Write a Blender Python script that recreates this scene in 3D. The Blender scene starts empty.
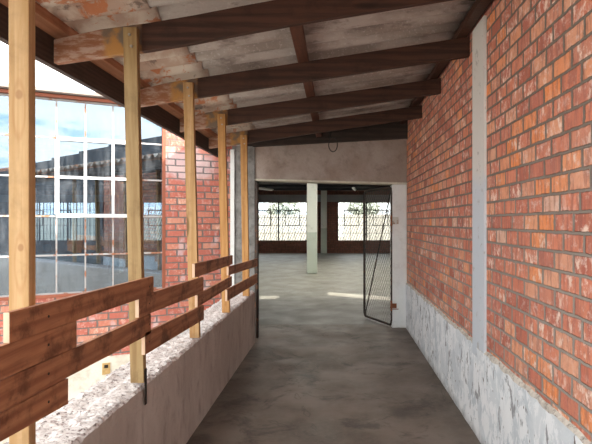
import bpy, math, random
from mathutils import Vector, Matrix, noise as mnoise
random.seed(7)
S = bpy.context.scene
COL = S.collection
EYE = 1.47                      # height of the camera above the corridor floor (z = 0)

# ------------------------------------------------------------------ camera
cd = bpy.data.cameras.new('camera'); cam = bpy.data.objects.new('camera', cd); COL.objects.link(cam)
cam.location = (0, 0, EYE); cam.rotation_euler = (math.pi/2, 0, 0)
cd.sensor_width = 36.0; cd.lens = 36.0*505/592; cd.shift_x = -41/592; cd.clip_start = 0.05; cd.clip_end = 500
S.camera = cam
# ------------------------------------------------------------------ world
W = bpy.data.worlds.new('world'); S.world = W; W.use_nodes = True
nt = W.node_tree; nt.nodes.clear()
def wn(t, **k):
    n = nt.nodes.new(t)
    for a, b in k.items(): setattr(n, a, b)
    return n
tc = wn('ShaderNodeTexCoord'); sep = wn('ShaderNodeSeparateXYZ'); nt.links.new(tc.outputs['Generated'], sep.inputs[0])
zz = wn('ShaderNodeMath', operation='ADD'); nt.links.new(sep.outputs[2], zz.inputs[0]); zz.inputs[1].default_value = 0.16
zm = wn('ShaderNodeMath', operation='MAXIMUM'); nt.links.new(zz.outputs[0], zm.inputs[0]); zm.inputs[1].default_value = 0.06
dx = wn('ShaderNodeMath', operation='DIVIDE'); nt.links.new(sep.outputs[0], dx.inputs[0]); nt.links.new(zm.outputs[0], dx.inputs[1])
dy = wn('ShaderNodeMath', operation='DIVIDE'); nt.links.new(sep.outputs[1], dy.inputs[0]); nt.links.new(zm.outputs[0], dy.inputs[1])
cb = wn('ShaderNodeCombineXYZ'); nt.links.new(dx.outputs[0], cb.inputs[0]); nt.links.new(dy.outputs[0], cb.inputs[1])
nz = wn('ShaderNodeTexNoise'); nt.links.new(cb.outputs[0], nz.inputs['Vector'])
nz.inputs['Scale'].default_value = 3.4; nz.inputs['Detail'].default_value = 7; nz.inputs['Roughness'].default_value = 0.6; nz.inputs['Distortion'].default_value = 0.4
rp = wn('ShaderNodeValToRGB'); nt.links.new(nz.outputs['Fac'], rp.inputs[0])
rp.color_ramp.elements[0].position = 0.34; rp.color_ramp.elements[0].color = (0.54, 0.71, 0.84, 1)
rp.color_ramp.elements[1].position = 0.50; rp.color_ramp.elements[1].color = (1.0, 0.965, 0.90, 1)
bg = wn('ShaderNodeBackground'); nt.links.new(rp.outputs[0], bg.inputs[0]); bg.inputs[1].default_value = 3.0
wo = wn('ShaderNodeOutputWorld'); nt.links.new(bg.outputs[0], wo.inputs[0])
# ------------------------------------------------------------------ sun
sd = bpy.data.lights.new('sun', 'SUN'); sun = bpy.data.objects.new('sun', sd); COL.objects.link(sun)
sd.energy = 9.0; sd.angle = math.radians(0.6); sd.color = (1.0, 0.94, 0.84)
sun.rotation_euler = Vector((1, -0.6, 0.85)).to_track_quat('Z', 'Y').to_euler(); sun.location = (10, -6, 12)
# ------------------------------------------------------------------ view
S.view_settings.view_transform = 'Standard'; S.view_settings.look = 'None'
S.view_settings.gamma = 1; S.view_settings.use_curve_mapping = False
S.view_settings.exposure = 0.5
try:
    S.cycles.use_denoising = True; S.cycles.max_bounces = 12; S.cycles.diffuse_bounces = 8; S.cycles.transparent_max_bounces = 16
    S.cycles.sample_clamp_indirect = 8
except Exception: pass

# ================================================================== materials
class N:
    def __init__(s, name):
        s.m = bpy.data.materials.new(name); s.m.use_nodes = True; s.t = s.m.node_tree; s.t.nodes.clear()
        s.out = s.t.nodes.new('ShaderNodeOutputMaterial')
        s.b = s.t.nodes.new('ShaderNodeBsdfPrincipled'); s.t.links.new(s.b.outputs[0], s.out.inputs[0])
        s.tc = s.t.nodes.new('ShaderNodeTexCoord')
        s.obj = s.tc.outputs['Object']
    def lk(s, a, b): s.t.links.new(a, b)
    def put(s, inp, v):
        if hasattr(v, 'is_linked') or hasattr(v, 'links'): s.lk(v, inp)
        elif isinstance(v, (tuple, list)) and len(v) == 3 and inp.type == 'RGBA': inp.default_value = (*v, 1)
        else: inp.default_value = v
    def math(s, op, a, b=None, c=None, clamp=False):
        n = s.t.nodes.new('ShaderNodeMath'); n.operation = op; n.use_clamp = clamp
        s.put(n.inputs[0], a)
        if b is not None: s.put(n.inputs[1], b)
        if c is not None: s.put(n.inputs[2], c)
        return n.outputs[0]
    def sep(s, v):
        n = s.t.nodes.new('ShaderNodeSeparateXYZ'); s.lk(v, n.inputs[0]); return n.outputs
    def comb(s, x, y, z=0.0):
        n = s.t.nodes.new('ShaderNodeCombineXYZ')
        for i, v in enumerate((x, y, z)): s.put(n.inputs[i], v)
        return n.outputs[0]
    def map(s, v, scale=(1, 1, 1), loc=(0, 0, 0)):
        n = s.t.nodes.new('ShaderNodeMapping'); s.lk(v, n.inputs[0]); n.inputs['Scale'].default_value = scale; n.inputs['Location'].default_value = loc
        return n.outputs[0]
    def noise(s, v, scale, detail=4, rough=0.55, dist=0.0):
        n = s.t.nodes.new('ShaderNodeTexNoise'); s.lk(v, n.inputs['Vector'])
        n.inputs['Scale'].default_value = scale; n.inputs['Detail'].default_value = detail
        n.inputs['Roughness'].default_value = rough; n.inputs['Distortion'].default_value = dist
        return n.outputs['Fac']
    def vor(s, v, scale, feature='F1'):
        n = s.t.nodes.new('ShaderNodeTexVoronoi'); n.feature = feature; s.lk(v, n.inputs['Vector']); n.inputs['Scale'].default_value = scale
        return n.outputs['Distance']
    def white(s, v):
        n = s.t.nodes.new('ShaderNodeTexWhiteNoise'); n.noise_dimensions = '3D'; s.lk(v, n.inputs['Vector']); return n.outputs['Value']
    def ramp(s, f, stops, interp='LINEAR'):
        n = s.t.nodes.new('ShaderNodeValToRGB'); s.put(n.inputs[0], f); r = n.color_ramp; r.interpolation = interp
        while len(r.elements) < len(stops): r.elements.new(0.5)
        for e, (p, c) in zip(r.elements, stops):
            e.position = p; e.color = (c, c, c, 1) if not isinstance(c, (tuple, list)) else (*c, 1)
        return n.outputs[0]
    def step(s, f, a, b):      # smooth 0..1 between a and b
        n = s.t.nodes.new('ShaderNodeMapRange'); n.interpolation_type = 'SMOOTHSTEP'; s.put(n.inputs[0], f)
        n.inputs[1].default_value = a; n.inputs[2].default_value = b; return n.outputs[0]
    def mix(s, f, a, b, mode='MIX'):
        n = s.t.nodes.new('ShaderNodeMix'); n.data_type = 'RGBA'; n.blend_type = mode
        s.put(n.inputs[0], f); s.put(n.inputs[6], a); s.put(n.inputs[7], b); return n.outputs[2]
    def bump(s, h, strength=0.5, dist=0.01):
        n = s.t.nodes.new('ShaderNodeBump'); s.lk(h, n.inputs['Height']); n.inputs['Strength'].default_value = strength; n.inputs['Distance'].default_value = dist
        s.lk(n.outputs[0], s.b.inputs['Normal'])
    def fin(s, col, rough=0.8, metal=0.0, spec=0.3):
        s.put(s.b.inputs['Base Color'], col); s.put(s.b.inputs['Roughness'], rough); s.put(s.b.inputs['Metallic'], metal)
        s.b.inputs['Specular IOR Level'].default_value = spec
        return s.m
    def rnd(s):
        n = s.t.nodes.new('ShaderNodeObjectInfo'); return n.outputs['Random']

def brick_mat(name, axis, colors, mortar, white_amt=0.5, m=0.0125, L=0.232, H=0.085, stk=1.0, dado=None, z_off=0.0):
    n = N(name); x, y, z = n.sep(n.obj)[0:3]
    u = x if axis == 'X' else y
    p = n.comb(u, z, 0.0)
    wob = n.math('MULTIPLY', n.math('SUBTRACT', n.noise(p, 9, 3), 0.5), 0.012)
    wob2 = n.math('MULTIPLY', n.math('SUBTRACT', n.noise(n.map(p, loc=(7, 3, 0)), 11, 3), 0.5), 0.010)
    uu = n.math('ADD', u, wob); vv = n.math('ADD', n.math('ADD', z, wob2), 10*H+z_off)
    row = n.math('FLOOR', n.math('DIVIDE', vv, H))
    par = n.math('FRACT', n.math('MULTIPLY', row, 0.5))
    rj = n.math('MULTIPLY', n.white(n.comb(row, 3.3, 1.0)), 0.05)
    us = n.math('DIVIDE', n.math('ADD', n.math('ADD', uu, 20.0), n.math('ADD', n.math('MULTIPLY', par, L), rj)), L)
    col = n.math('FLOOR', us); fu = n.math('MULTIPLY', n.math('FRACT', us), L); fv = n.math('MULTIPLY', n.math('FRACT', n.math('DIVIDE', vv, H)), H)
    eu = n.math('MINIMUM', fu, n.math('SUBTRACT', L, fu)); ev = n.math('MINIMUM', fv, n.math('SUBTRACT', H, fv))
    e = n.math('MINIMUM', n.math('MULTIPLY', eu, 0.72), ev)
    e = n.math('ADD', e, n.math('MULTIPLY', n.math('SUBTRACT', n.noise(p, 42, 4, 0.65), 0.5), 0.011))
    face = n.step(e, m*0.5-0.0015, m*0.5+0.0025)
    r1 = n.white(n.comb(col, row, 0.0)); r2 = n.white(n.comb(col, row, 5.0))
    base = n.ramp(r1, colors, 'LINEAR')
    streak = n.noise(n.map(p, scale=(24, 3, 1)), 1.0, 4, 0.6)
    base = n.mix(n.math('MULTIPLY', n.step(streak, 0.35, 0.75), 0.5*stk), base, n.mix(0.5, base, (0.75, 0.36, 0.2)))
    dk = n.noise(n.map(p, scale=(30, 5, 1), loc=(4, 1, 0)), 1.0, 4, 0.65)
    base = n.mix(n.math('MULTIPLY', n.step(dk, 0.46, 0.62), 0.6*stk), base, (0.25, 0.075, 0.06))
    base = n.mix(n.math('MULTIPLY', n.step(n.noise(p, 45, 4, 0.7), 0.5, 0.75), 0.35), base, (0.26, 0.07, 0.045))
    eff = n.math('MULTIPLY', n.step(n.noise(n.map(p, scale=(22, 12, 1), loc=(3, 8, 0)), 1.0, 6, 0.72), 0.50, 0.64), n.step(r2, 0.25, 0.9))
    eff = n.math('MULTIPLY', eff, white_amt)
    base = n.mix(eff, base, (0.84, 0.66, 0.56))
    base = n.mix(0.08, base, (0.80, 0.55, 0.45))
    bl = n.math('MULTIPLY', n.step(n.noise(n.map(p, loc=(6, 2, 0)), 26, 6, 0.72), 0.50, 0.62), n.step(n.noise(n.map(p, loc=(2, 9, 0)), 5, 3), 0.42, 0.6))
    base = n.mix(n.math('MULTIPLY', bl, 0.45*white_amt), base, (0.80, 0.66, 0.60))
    mo = n.mix(n.noise(p, 30, 3), mortar, tuple(c*1.7 for c in mortar))
    if axis == 'Y': mo = n.mix(n.math('MULTIPLY', n.math('SUBTRACT', 1.0, n.step(n.math('ADD', z, n.math('MULTIPLY', n.noise(p, 1.5, 4), 1.2)), 1.5, 2.6)), 0.75), mo, (0.36, 0.325, 0.29))
    colr = n.mix(face, mo, base)
    h = n.math('ADD', face, n.math('MULTIPLY', n.noise(p, 90, 3), 0.35))
    n.face, n.p, n.u, n.z, n.e = face, p, u, z, e
    if dado: colr, h = dado(n, colr, h)
    n.bump(h, 0.9, 0.009)
    return n.fin(colr, 0.82)

RED = [(0.0, (0.34, 0.075, 0.05)), (0.2, (0.52, 0.14, 0.085)), (0.4, (0.64, 0.21, 0.12)), (0.58, (0.44, 0.12, 0.085)),
       (0.78, (0.68, 0.33, 0.21)), (0.93, (0.78, 0.24, 0.06)), (1.0, (0.66, 0.42, 0.32))]
M_brick_right = brick_mat('brick_orange_red', 'Y', RED, (0.145, 0.12, 0.10), 1.0, L=0.182, z_off=0.02)
RED2 = [(0.0, (0.40, 0.085, 0.06)), (0.3, (0.48, 0.12, 0.085)), (0.6, (0.43, 0.10, 0.075)), (0.8, (0.54, 0.18, 0.12)), (1.0, (0.58, 0.28, 0.20))]
def pier_wash(n, c, h):
    # whitewash stain on the pier close to the eave, and towards its corridor edge
    d = n.math('ADD', n.math('POWER', n.math('DIVIDE', n.math('ADD', n.u, 0.62), 0.5), 2.0), n.math('POWER', n.math('DIVIDE', n.math('SUBTRACT', n.z, 2.22), 0.26), 2.0))
    f = n.math('SUBTRACT', 1.35, n.math('ADD', d, n.math('MULTIPLY', n.noise(n.p, 7, 4), 0.8)), clamp=True)
    f = n.math('MULTIPLY', n.step(f, 0.1, 0.75), 0.6)
    f2 = n.math('MULTIPLY', n.step(n.noise(n.map(n.p, scale=(1, .5, 1)), 6, 4), 0.53, 0.68), 0.55)
    f = n.math('MAXIMUM', f, f2)
    return n.mix(f, c, n.mix(n.face, (0.2, 0.19, 0.2), (0.60, 0.54, 0.58))), h
M_brick_pier = brick_mat('brick_red_weathered', 'X', RED2, (0.15, 0.12, 0.11), 0.5, m=0.014, stk=0.25, dado=pier_wash)
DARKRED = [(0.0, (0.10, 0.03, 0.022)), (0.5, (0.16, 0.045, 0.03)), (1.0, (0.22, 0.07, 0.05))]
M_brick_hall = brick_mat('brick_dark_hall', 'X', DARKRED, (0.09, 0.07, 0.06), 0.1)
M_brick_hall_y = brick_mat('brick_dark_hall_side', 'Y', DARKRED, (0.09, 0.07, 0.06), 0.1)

def plaster(name, base, alt, dark=None, dark_amt=0.3, scale=3.0, bumps=0.5, rough=0.85, chips=None, chip_thr=(0.62, 0.66), vstretch=1.0):
    n = N(name); v = n.map(n.obj, scale=(1, 1, vstretch))
    c = n.mix(n.step(n.noise(v, scale, 5, 0.6), 0.35, 0.65), base, alt)
    if dark: c = n.mix(n.math('MULTIPLY', n.step(n.noise(n.map(v, loc=(5, 2, 1)), scale*2.3, 6, 0.65, 0.3), 0.48, 0.72), dark_amt), c, dark)
    h = n.noise(n.obj, 28, 6, 0.65)
    if chips:
        k = n.step(n.noise(n.map(v, loc=(1, 9, 4)), scale*3.1, 6, 0.68, 0.4), *chip_thr)
        c = n.mix(k, c, chips); h = n.math('SUBTRACT', h, n.math('MULTIPLY', k, 0.8))
    n.bump(h, bumps, 0.008)
    return n.fin(c, rough)

# bluish white flaking paint on the dado
def dado_mat():
    n = N('flaking_white_paint'); v = n.obj
    c = n.mix(n.step(n.noise(v, 3.0, 5, 0.6), 0.38, 0.62), (0.54, 0.59, 0.64), (0.68, 0.72, 0.76))
    vv = n.map(v, scale=(1, 1, 0.55))
    c = n.mix(n.math('MULTIPLY', n.step(n.noise(vv, 9, 7, 0.75, 0.6), 0.48, 0.53), 0.8), c, (0.85, 0.87, 0.90))
    k = n.math('MULTIPLY', n.step(n.noise(n.map(vv, loc=(3, 1, 7)), 11, 6, 0.62, 0.2), 0.60, 0.63), 0.95)
    c = n.mix(k, c, (0.30, 0.31, 0.33))
    k2 = n.step(n.noise(n.map(vv, loc=(13, 5, 2)), 26, 3, 0.5), 0.68, 0.71)
    c = n.mix(k2, c, (0.16, 0.14, 0.13))
    # dark ragged band just above the floor
    z = n.sep(v)[2]
    g = n.math('MULTIPLY', n.math('SUBTRACT', 1.0, n.step(n.math('ADD', z, n.math('MULTIPLY', n.noise(v, 8, 4), 0.14)), 0.03, 0.16)), 0.7)
    c = n.mix(g, c, (0.16, 0.15, 0.15))
    h = n.math('ADD', n.noise(v, 30, 5, 0.6), n.math('MULTIPLY', k, -0.8))
    n.bump(h, 0.5, 0.008)
    return n.fin(c, 0.7)
M_dado = dado_mat()
M_ledge = plaster('rough_cream_mortar', (0.66, 0.62, 0.56), (0.50, 0.46, 0.41), (0.12, 0.10, 0.09), 0.9, 16, 1.0)
M_lowwall = plaster('grey_brown_plaster', (0.46, 0.40, 0.355), (0.56, 0.50, 0.45), (0.27, 0.22, 0.19), 0.6, 3.5, 1.0, chips=(0.5, 0.46, 0.43), chip_thr=(0.68, 0.74), vstretch=0.5)
M_rubble = plaster('broken_white_mortar', (0.74, 0.71, 0.70), (0.56, 0.52, 0.51), (0.20, 0.14, 0.13), 0.9, 24, 1.0, chips=(0.16, 0.11, 0.10), chip_thr=(0.575, 0.63))
M_lintel = plaster('brown_grey_render', (0.30, 0.235, 0.205), (0.39, 0.33, 0.30), (0.18, 0.135, 0.12), 0.5, 2.6, 1.0)
M_cream = plaster('cream_lintel_edge', (0.62, 0.60, 0.50), (0.5, 0.47, 0.40), (0.3, 0.27, 0.2), 0.4, 6, 0.3)
M_jamb = plaster('chipped_white_jamb', (0.72, 0.74, 0.74), (0.68, 0.70, 0.71), (0.42, 0.40, 0.38), 0.25, 5, 0.5, chips=(0.20, 0.17, 0.15), chip_thr=(0.69, 0.72))
M_concrete = plaster('grey_raw_concrete', (0.17, 0.165, 0.16), (0.26, 0.255, 0.25), (0.09, 0.085, 0.08), 0.7, 6, 1.0, chips=(0.12, 0.11, 0.11), chip_thr=(0.68, 0.72))
M_paintcol = plaster('white_painted_column', (0.66, 0.68, 0.66), (0.60, 0.62, 0.60), (0.4, 0.4, 0.37), 0.25, 2.5, 0.2)
M_plinth = plaster('pale_plinth_render', (0.74, 0.71, 0.63), (0.62, 0.58, 0.50), (0.36, 0.32, 0.26), 0.5, 4, 0.7)
M_ground = plaster('yard_concrete', (0.50, 0.48, 0.44), (0.40, 0.38, 0.35), (0.25, 0.24, 0.22), 0.4, 1.0, 0.4)
M_halllintel = plaster('hall_grey_render', (0.42, 0.42, 0.41), (0.34, 0.34, 0.34), None, 0, 1.5, 0.2)
M_ceil = plaster('dark_ceiling_boards', (0.06, 0.055, 0.05), (0.09, 0.08, 0.075), None, 0, 1.0, 0.1)

def hallcol_mat():
    n = N('two_tone_column_paint'); z = n.sep(n.obj)[2]
    k = n.step(z, 1.17, 1.18)
    c = n.mix(k, (0.62, 0.69, 0.60), (0.84, 0.87, 0.80))
    c = n.mix(n.math('MULTIPLY', n.step(n.noise(n.obj, 5, 5), 0.55, 0.75), 0.5), c, (0.5, 0.5, 0.42))
    n.bump(n.noise(n.obj, 20, 4), 0.2, 0.005)
    return n.fin(c, 0.6)
M_hallcol = hallcol_mat()

def floor_mat(name, a, b, dark, rough, amt=0.8, door_shade=False):
    n = N(name); v = n.obj
    c = n.mix(n.step(n.noise(v, 1.6, 6, 0.62), 0.36, 0.64), a, b)
    c = n.mix(n.math('MULTIPLY', n.step(n.noise(n.map(v, loc=(4, 4, 4)), 3.1, 7, 0.7, 0.6), 0.50, 0.66), amt), c, dark)
    c = n.mix(n.math('MULTIPLY', n.step(n.noise(n.map(v, loc=(9, 2, 4)), 26, 6, 0.75), 0.50, 0.66), 0.4), c, tuple(x*1.7 for x in a))
    x, y, z = n.sep(v)[0:3]
    if door_shade:      # shade near the entrance painted in as brown, fading into the hall
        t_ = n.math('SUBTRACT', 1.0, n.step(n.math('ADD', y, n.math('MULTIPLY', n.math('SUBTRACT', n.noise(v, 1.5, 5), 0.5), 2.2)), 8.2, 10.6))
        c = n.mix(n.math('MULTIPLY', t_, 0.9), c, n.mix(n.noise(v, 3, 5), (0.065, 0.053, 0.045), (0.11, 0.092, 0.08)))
    # oil spot near the right-hand wall
    wob = n.math('MULTIPLY', n.noise(v, 12, 4), 0.09)
    d = n.math('SQRT', n.math('ADD', n.math('POWER', n.math('SUBTRACT', x, 0.52), 2.0), n.math('POWER', n.math('MULTIPLY', n.math('SUBTRACT', y, 3.9), 0.8), 2.0)))
    sp = n.math('SUBTRACT', 1.0, n.step(n.math('ADD', d, wob), 0.08, 0.20))
    c = n.mix(n.math('MULTIPLY', sp, 0.6), c, (0.03, 0.027, 0.025))
    # hairline cracks
    cr = n.vor(n.map(n.math('ADD', 0, 0) if False else v, scale=(1, 1, 1)), 0.9, 'DISTANCE_TO_EDGE')
    cr = n.math('ADD', cr, n.math('MULTIPLY', n.math('SUBTRACT', n.noise(v, 6, 4), 0.5), 0.10))
    ck = n.math('MULTIPLY', n.math('SUBTRACT', 1.0, n.step(n.math('ABSOLUTE', cr), 0.0, 0.006)), 0.45)
    c = n.mix(ck, c, dark)
    n.bump(n.math('ADD', n.noise(v, 14, 6, 0.6), n.math('MULTIPLY', ck, -0.7)), 0.12 if door_shade else 0.35, 0.003 if door_shade else 0.006)
    r = n.ramp(n.noise(v, 2.4, 5), [(0.3, rough-0.12), (0.7, rough+0.12)])
    return n.fin(c, r, spec=0.4)
M_floor = floor_mat('worn_brown_concrete', (0.105, 0.082, 0.066), (0.175, 0.142, 0.118), (0.05, 0.039, 0.032), 0.60)
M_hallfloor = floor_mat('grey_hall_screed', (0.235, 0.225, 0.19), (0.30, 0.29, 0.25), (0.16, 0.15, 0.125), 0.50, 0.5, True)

def wood(name, axis, light, dark, grain=0.5, weather=None):
    n = N(name)
    rn = n.rnd()
    off = n.t.nodes.new('ShaderNodeVectorMath'); off.operation = 'ADD'; n.lk(n.obj, off.inputs[0])
    n.lk(n.comb(n.math('MULTIPLY', rn, 7.0), n.math('MULTIPLY', rn, 13.0), n.math('MULTIPLY', rn, 5.0)), off.inputs[1])
    v = off.outputs[0]
    sc = {'X': (0.9, 14, 14), 'Y': (14, 0.9, 14), 'Z': (14, 14, 0.9)}[axis]
    g = n.noise(n.map(v, scale=sc), 2.2, 5, 0.6, 1.2)
    wv = n.t.nodes.new('ShaderNodeTexWave'); wv.wave_type = 'RINGS'; wv.rings_direction = axis
    n.lk(n.map(v, scale={'X': (.25, 1, 1), 'Y': (1, .25, 1), 'Z': (1, 1, .25)}[axis]), wv.inputs['Vector'])
    wv.inputs['Scale'].default_value = 12; wv.inputs['Distortion'].default_value = 1.6; wv.inputs['Detail'].default_value = 3; wv.inputs['Detail Scale'].default_value = 1.2
    f = n.math('ADD', n.math('MULTIPLY', g, 0.82), n.math('MULTIPLY', wv.outputs['Fac'], 0.18))
    c = n.mix(n.step(f, 0.3, 0.7), light, dark)
    # knots
    ks = {'X': (1.2, 5, 5), 'Y': (5, 1.2, 5), 'Z': (5, 5, 1.2)}[axis]
    kd = n.vor(n.map(v, scale=ks), 1.0)
    c = n.mix(n.math('MULTIPLY', n.math('SUBTRACT', 1.0, n.step(kd, 0.07, 0.13)), 0.8), c, tuple(x*0.35 for x in dark))
    # handling dirt
    c = n.mix(n.math('MULTIPLY', n.step(n.noise(n.map(v, loc=(2, 2, 2)), 5.5, 6, 0.68), 0.48, 0.66), grain), c, tuple(x*0.4 for x in dark))
    if weather: c = weather(n, c, v)
    n.bump(g, 0.25, 0.004)
    return n.fin(c, 0.62, spec=0.3)
M_post = wood('pale_pine', 'Z', (0.50, 0.32, 0.155), (0.37, 0.205, 0.08), 0.3)
M_post_green = wood('treated_pine', 'Z', (0.37, 0.26, 0.125), (0.26, 0.165, 0.07), 0.3)
M_post_orange = wood('orange_pine', 'Z', (0.52, 0.29, 0.11), (0.38, 0.18, 0.055), 0.25)
M_board = wood('brown_stained_board', 'Y', (0.46, 0.215, 0.105), (0.27, 0.105, 0.05), 0.85)
M_endgrain = wood('pale_end_grain', 'Z', (0.70, 0.52, 0.38), (0.55, 0.38, 0.25), 0.1)
def knots(n, c, v):
    x, y, z = n.sep(n.obj)[0:3]
    for (kx, kz, rr) in ((0.0, 1.265, 1.0), (0.006, 0.757, 0.8)):
        dx_ = n.math('SUBTRACT', x, kx); dz_ = n.math('SUBTRACT', z, kz)
        d = n.math('SQRT', n.math('ADD', n.math('POWER', dx_, 2.0), n.math('POWER', n.math('MULTIPLY', dz_, 0.8), 2.0)))
        e = n.math('SQRT', n.math('ADD', n.math('POWER', dx_, 2.0), n.math('POWER', n.math('MULTIPLY', n.math('ADD', dz_, 0.05), 0.22), 2.0)))
        ring = n.math('ABSOLUTE', n.math('SUBTRACT', e, 0.020))
        c = n.mix(n.math('MULTIPLY', n.math('SUBTRACT', 1.0, n.step(ring, 0.0, 0.006)), 0.3), c, (0.30, 0.13, 0.04))
        c = n.mix(n.math('MULTIPLY', n.math('SUBTRACT', 1.0, n.step(d, 0.009*rr, 0.016*rr)), 0.6), c, (0.26, 0.12, 0.05))
    return c
M_post_knot = wood('pale_knotty_pine', 'Z', (0.50, 0.33, 0.17), (0.39, 0.235, 0.10), 0.25, knots)
def raft_weather(n, c, v):
    x = n.sep(n.obj)[0]
    xw = n.math('ADD', x, n.math('MULTIPLY', n.math('SUBTRACT', n.noise(v, 9, 4), 0.5), 0.10))
    weath = n.mix(n.step(n.noise(n.map(v, scale=(1, 4, 4)), 8, 5, 0.7), 0.42, 0.62), (0.26, 0.11, 0.055), (0.42, 0.29, 0.23))
    orange = n.mix(n.step(n.noise(v, 9, 4), 0.4, 0.6), (0.40, 0.20, 0.06), (0.16, 0.12, 0.09))
    c = n.mix(n.step(n.math('ADD', x, 0.0), -1.03, -1.01), orange, c)
    return n.mix(n.step(xw, -1.24, -1.20), weath, c)
M_rafter = wood('dark_creosoted_rafter', 'X', (0.075, 0.032, 0.020), (0.034, 0.016, 0.011), 0.4, raft_weather)
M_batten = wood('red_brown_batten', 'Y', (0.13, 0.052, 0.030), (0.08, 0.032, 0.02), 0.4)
M_batten_eave = wood('orange_brown_batten', 'Y', (0.42, 0.20, 0.11), (0.32, 0.14, 0.07), 0.3)  # lighter orange-brown timber of the eave batten
M_fascia = wood('dark_fascia', 'Y', (0.075, 0.05, 0.04), (0.045, 0.03, 0.025), 0.3)
M_gap_shade = wood('gap_shade_black', 'X', (0.045, 0.03, 0.024), (0.025, 0.018, 0.015), 0.3)  # near-black colour for the shaded gap under the roof

def sheet_mat(name, lower):
    n = N(name); v = n.obj; x, y, z = n.sep(v)[0:3]
    if lower:
        c = n.mix(n.step(n.noise(v, 5, 5, 0.6), 0.4, 0.6), (0.46, 0.34, 0.27), (0.62, 0.55, 0.47))
        c = n.mix(n.math('MULTIPLY', n.step(n.noise(n.map(v, loc=(2, 5, 0)), 6.5, 6, 0.7, 0.5), 0.54, 0.60), 0.8), c, (0.50, 0.16, 0.05))
        c = n.mix(n.math('MULTIPLY', n.step(n.noise(n.map(v, loc=(8, 5, 0)), 4, 6, 0.7, 0.5), 0.56, 0.62), 0.7), c, (0.13, 0.10, 0.085))
    else:
        c = n.mix(n.step(n.noise(n.map(v, scale=(0.5, 1, 1)), 3.2, 5, 0.6), 0.4, 0.62), (0.28, 0.235, 0.21), (0.44, 0.39, 0.36))
        sp = n.noise(n.map(v, loc=(8, 5, 0)), 55, 3, 0.7)
        c = n.mix(n.math('MULTIPLY', n.step(sp, 0.55, 0.7), 0.6), c, (0.55, 0.50, 0.48))
        c = n.mix(n.math('MULTIPLY', n.step(n.noise(n.map(v, scale=(0.35, 1, 1), loc=(1, 5, 0)), 6, 6, 0.7), 0.55, 0.65), 0.6), c, (0.14, 0.11, 0.10))
    n.bump(n.noise(v, 60, 4), 0.4, 0.004)
    return n.fin(c, 0.85)
M_sheet_lo = sheet_mat('stained_fibre_cement', True)
M_sheet_up = sheet_mat('grey_fibre_cement', False)

def plain(name, col, rough=0.6, metal=0.0, var=0.25, sc=8, rust=None, rt=(0.5, 0.62)):
    n = N(name)
    c = n.mix(n.noise(n.obj, sc, 5, 0.6), tuple(x*(1-var) for x in col), tuple(min(1, x*(1+var)) for x in col))
    if rust: c = n.mix(n.step(n.noise(n.map(n.obj, loc=(3, 3, 3)), 7, 6, 0.7), *rt), c, rust)
    n.bump(n.noise(n.obj, sc*6, 3), 0.15, 0.003)
    return n.fin(c, rough, metal)
M_frame = plain('rusty_white_steel', (0.40, 0.40, 0.41), 0.6, 0, 0.12, rust=(0.32, 0.14, 0.08), rt=(0.50, 0.60))
M_sash = plain('white_steel_casement', (0.62, 0.64, 0.67), 0.5, 0, 0.05, rust=(0.5, 0.40, 0.35), rt=(0.66, 0.72))
M_redsteel = plain('red_oxide_steel', (0.30, 0.10, 0.06), 0.6, 0, 0.2)
M_roofedge = plain('grey_roof_edge', (0.28, 0.24, 0.22), 0.8, 0, 0.3)
M_gate = plain('rusted_black_steel', (0.045, 0.035, 0.03), 0.55, 0.3, 0.4, rust=(0.12, 0.06, 0.035), rt=(0.52, 0.65))
M_wire = plain('weathered_grey_wire', (0.16, 0.15, 0.14), 0.5, 0.5, 0.3)
M_rust = plain('rusty_hinge_plate', (0.22, 0.08, 0.04), 0.8, 0.2, 0.4, 30)
M_hingepaint = plain('painted_hinge_plate', (0.52, 0.52, 0.48), 0.6, 0, 0.2, 30, rust=(0.25, 0.11, 0.06), rt=(0.5, 0.6))
M_nail = plain('black_nail', (0.03, 0.025, 0.02), 0.5, 0.4)
M_bolt = plain('zinc_bolt', (0.45, 0.43, 0.40), 0.4, 0.8)
M_darksteel = plain('dark_window_steel', (0.05, 0.05, 0.055), 0.6, 0.1)
M_cable = plain('black_cable', (0.025, 0.022, 0.02), 0.6)
M_lampwhite = plain('white_lamp_tube', (0.85, 0.87, 0.88), 0.3)
M_leaf = plain('leaf_green', (0.50, 0.52, 0.44), 0.7, 0, 0.4, 5)
M_bark = plain('bark', (0.12, 0.09, 0.07), 0.9)
M_palewall = plain('pale_sunlit_render', (0.42, 0.39, 0.33), 0.9, 0, 0.1, 0.5)
M_vent = plain('brass_vent_cover', (0.50, 0.34, 0.15), 0.6, 0.1, 0.4, 30)
M_disc = plain('grey_disc', (0.22, 0.22, 0.23), 0.5, 0.0, 0.1)
M_dark_clad = plain('added_dark_cladding', (0.10, 0.10, 0.11), 0.8, 0, 0.3, 3)  # dark surface of the cladding added for the window reflections

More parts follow.
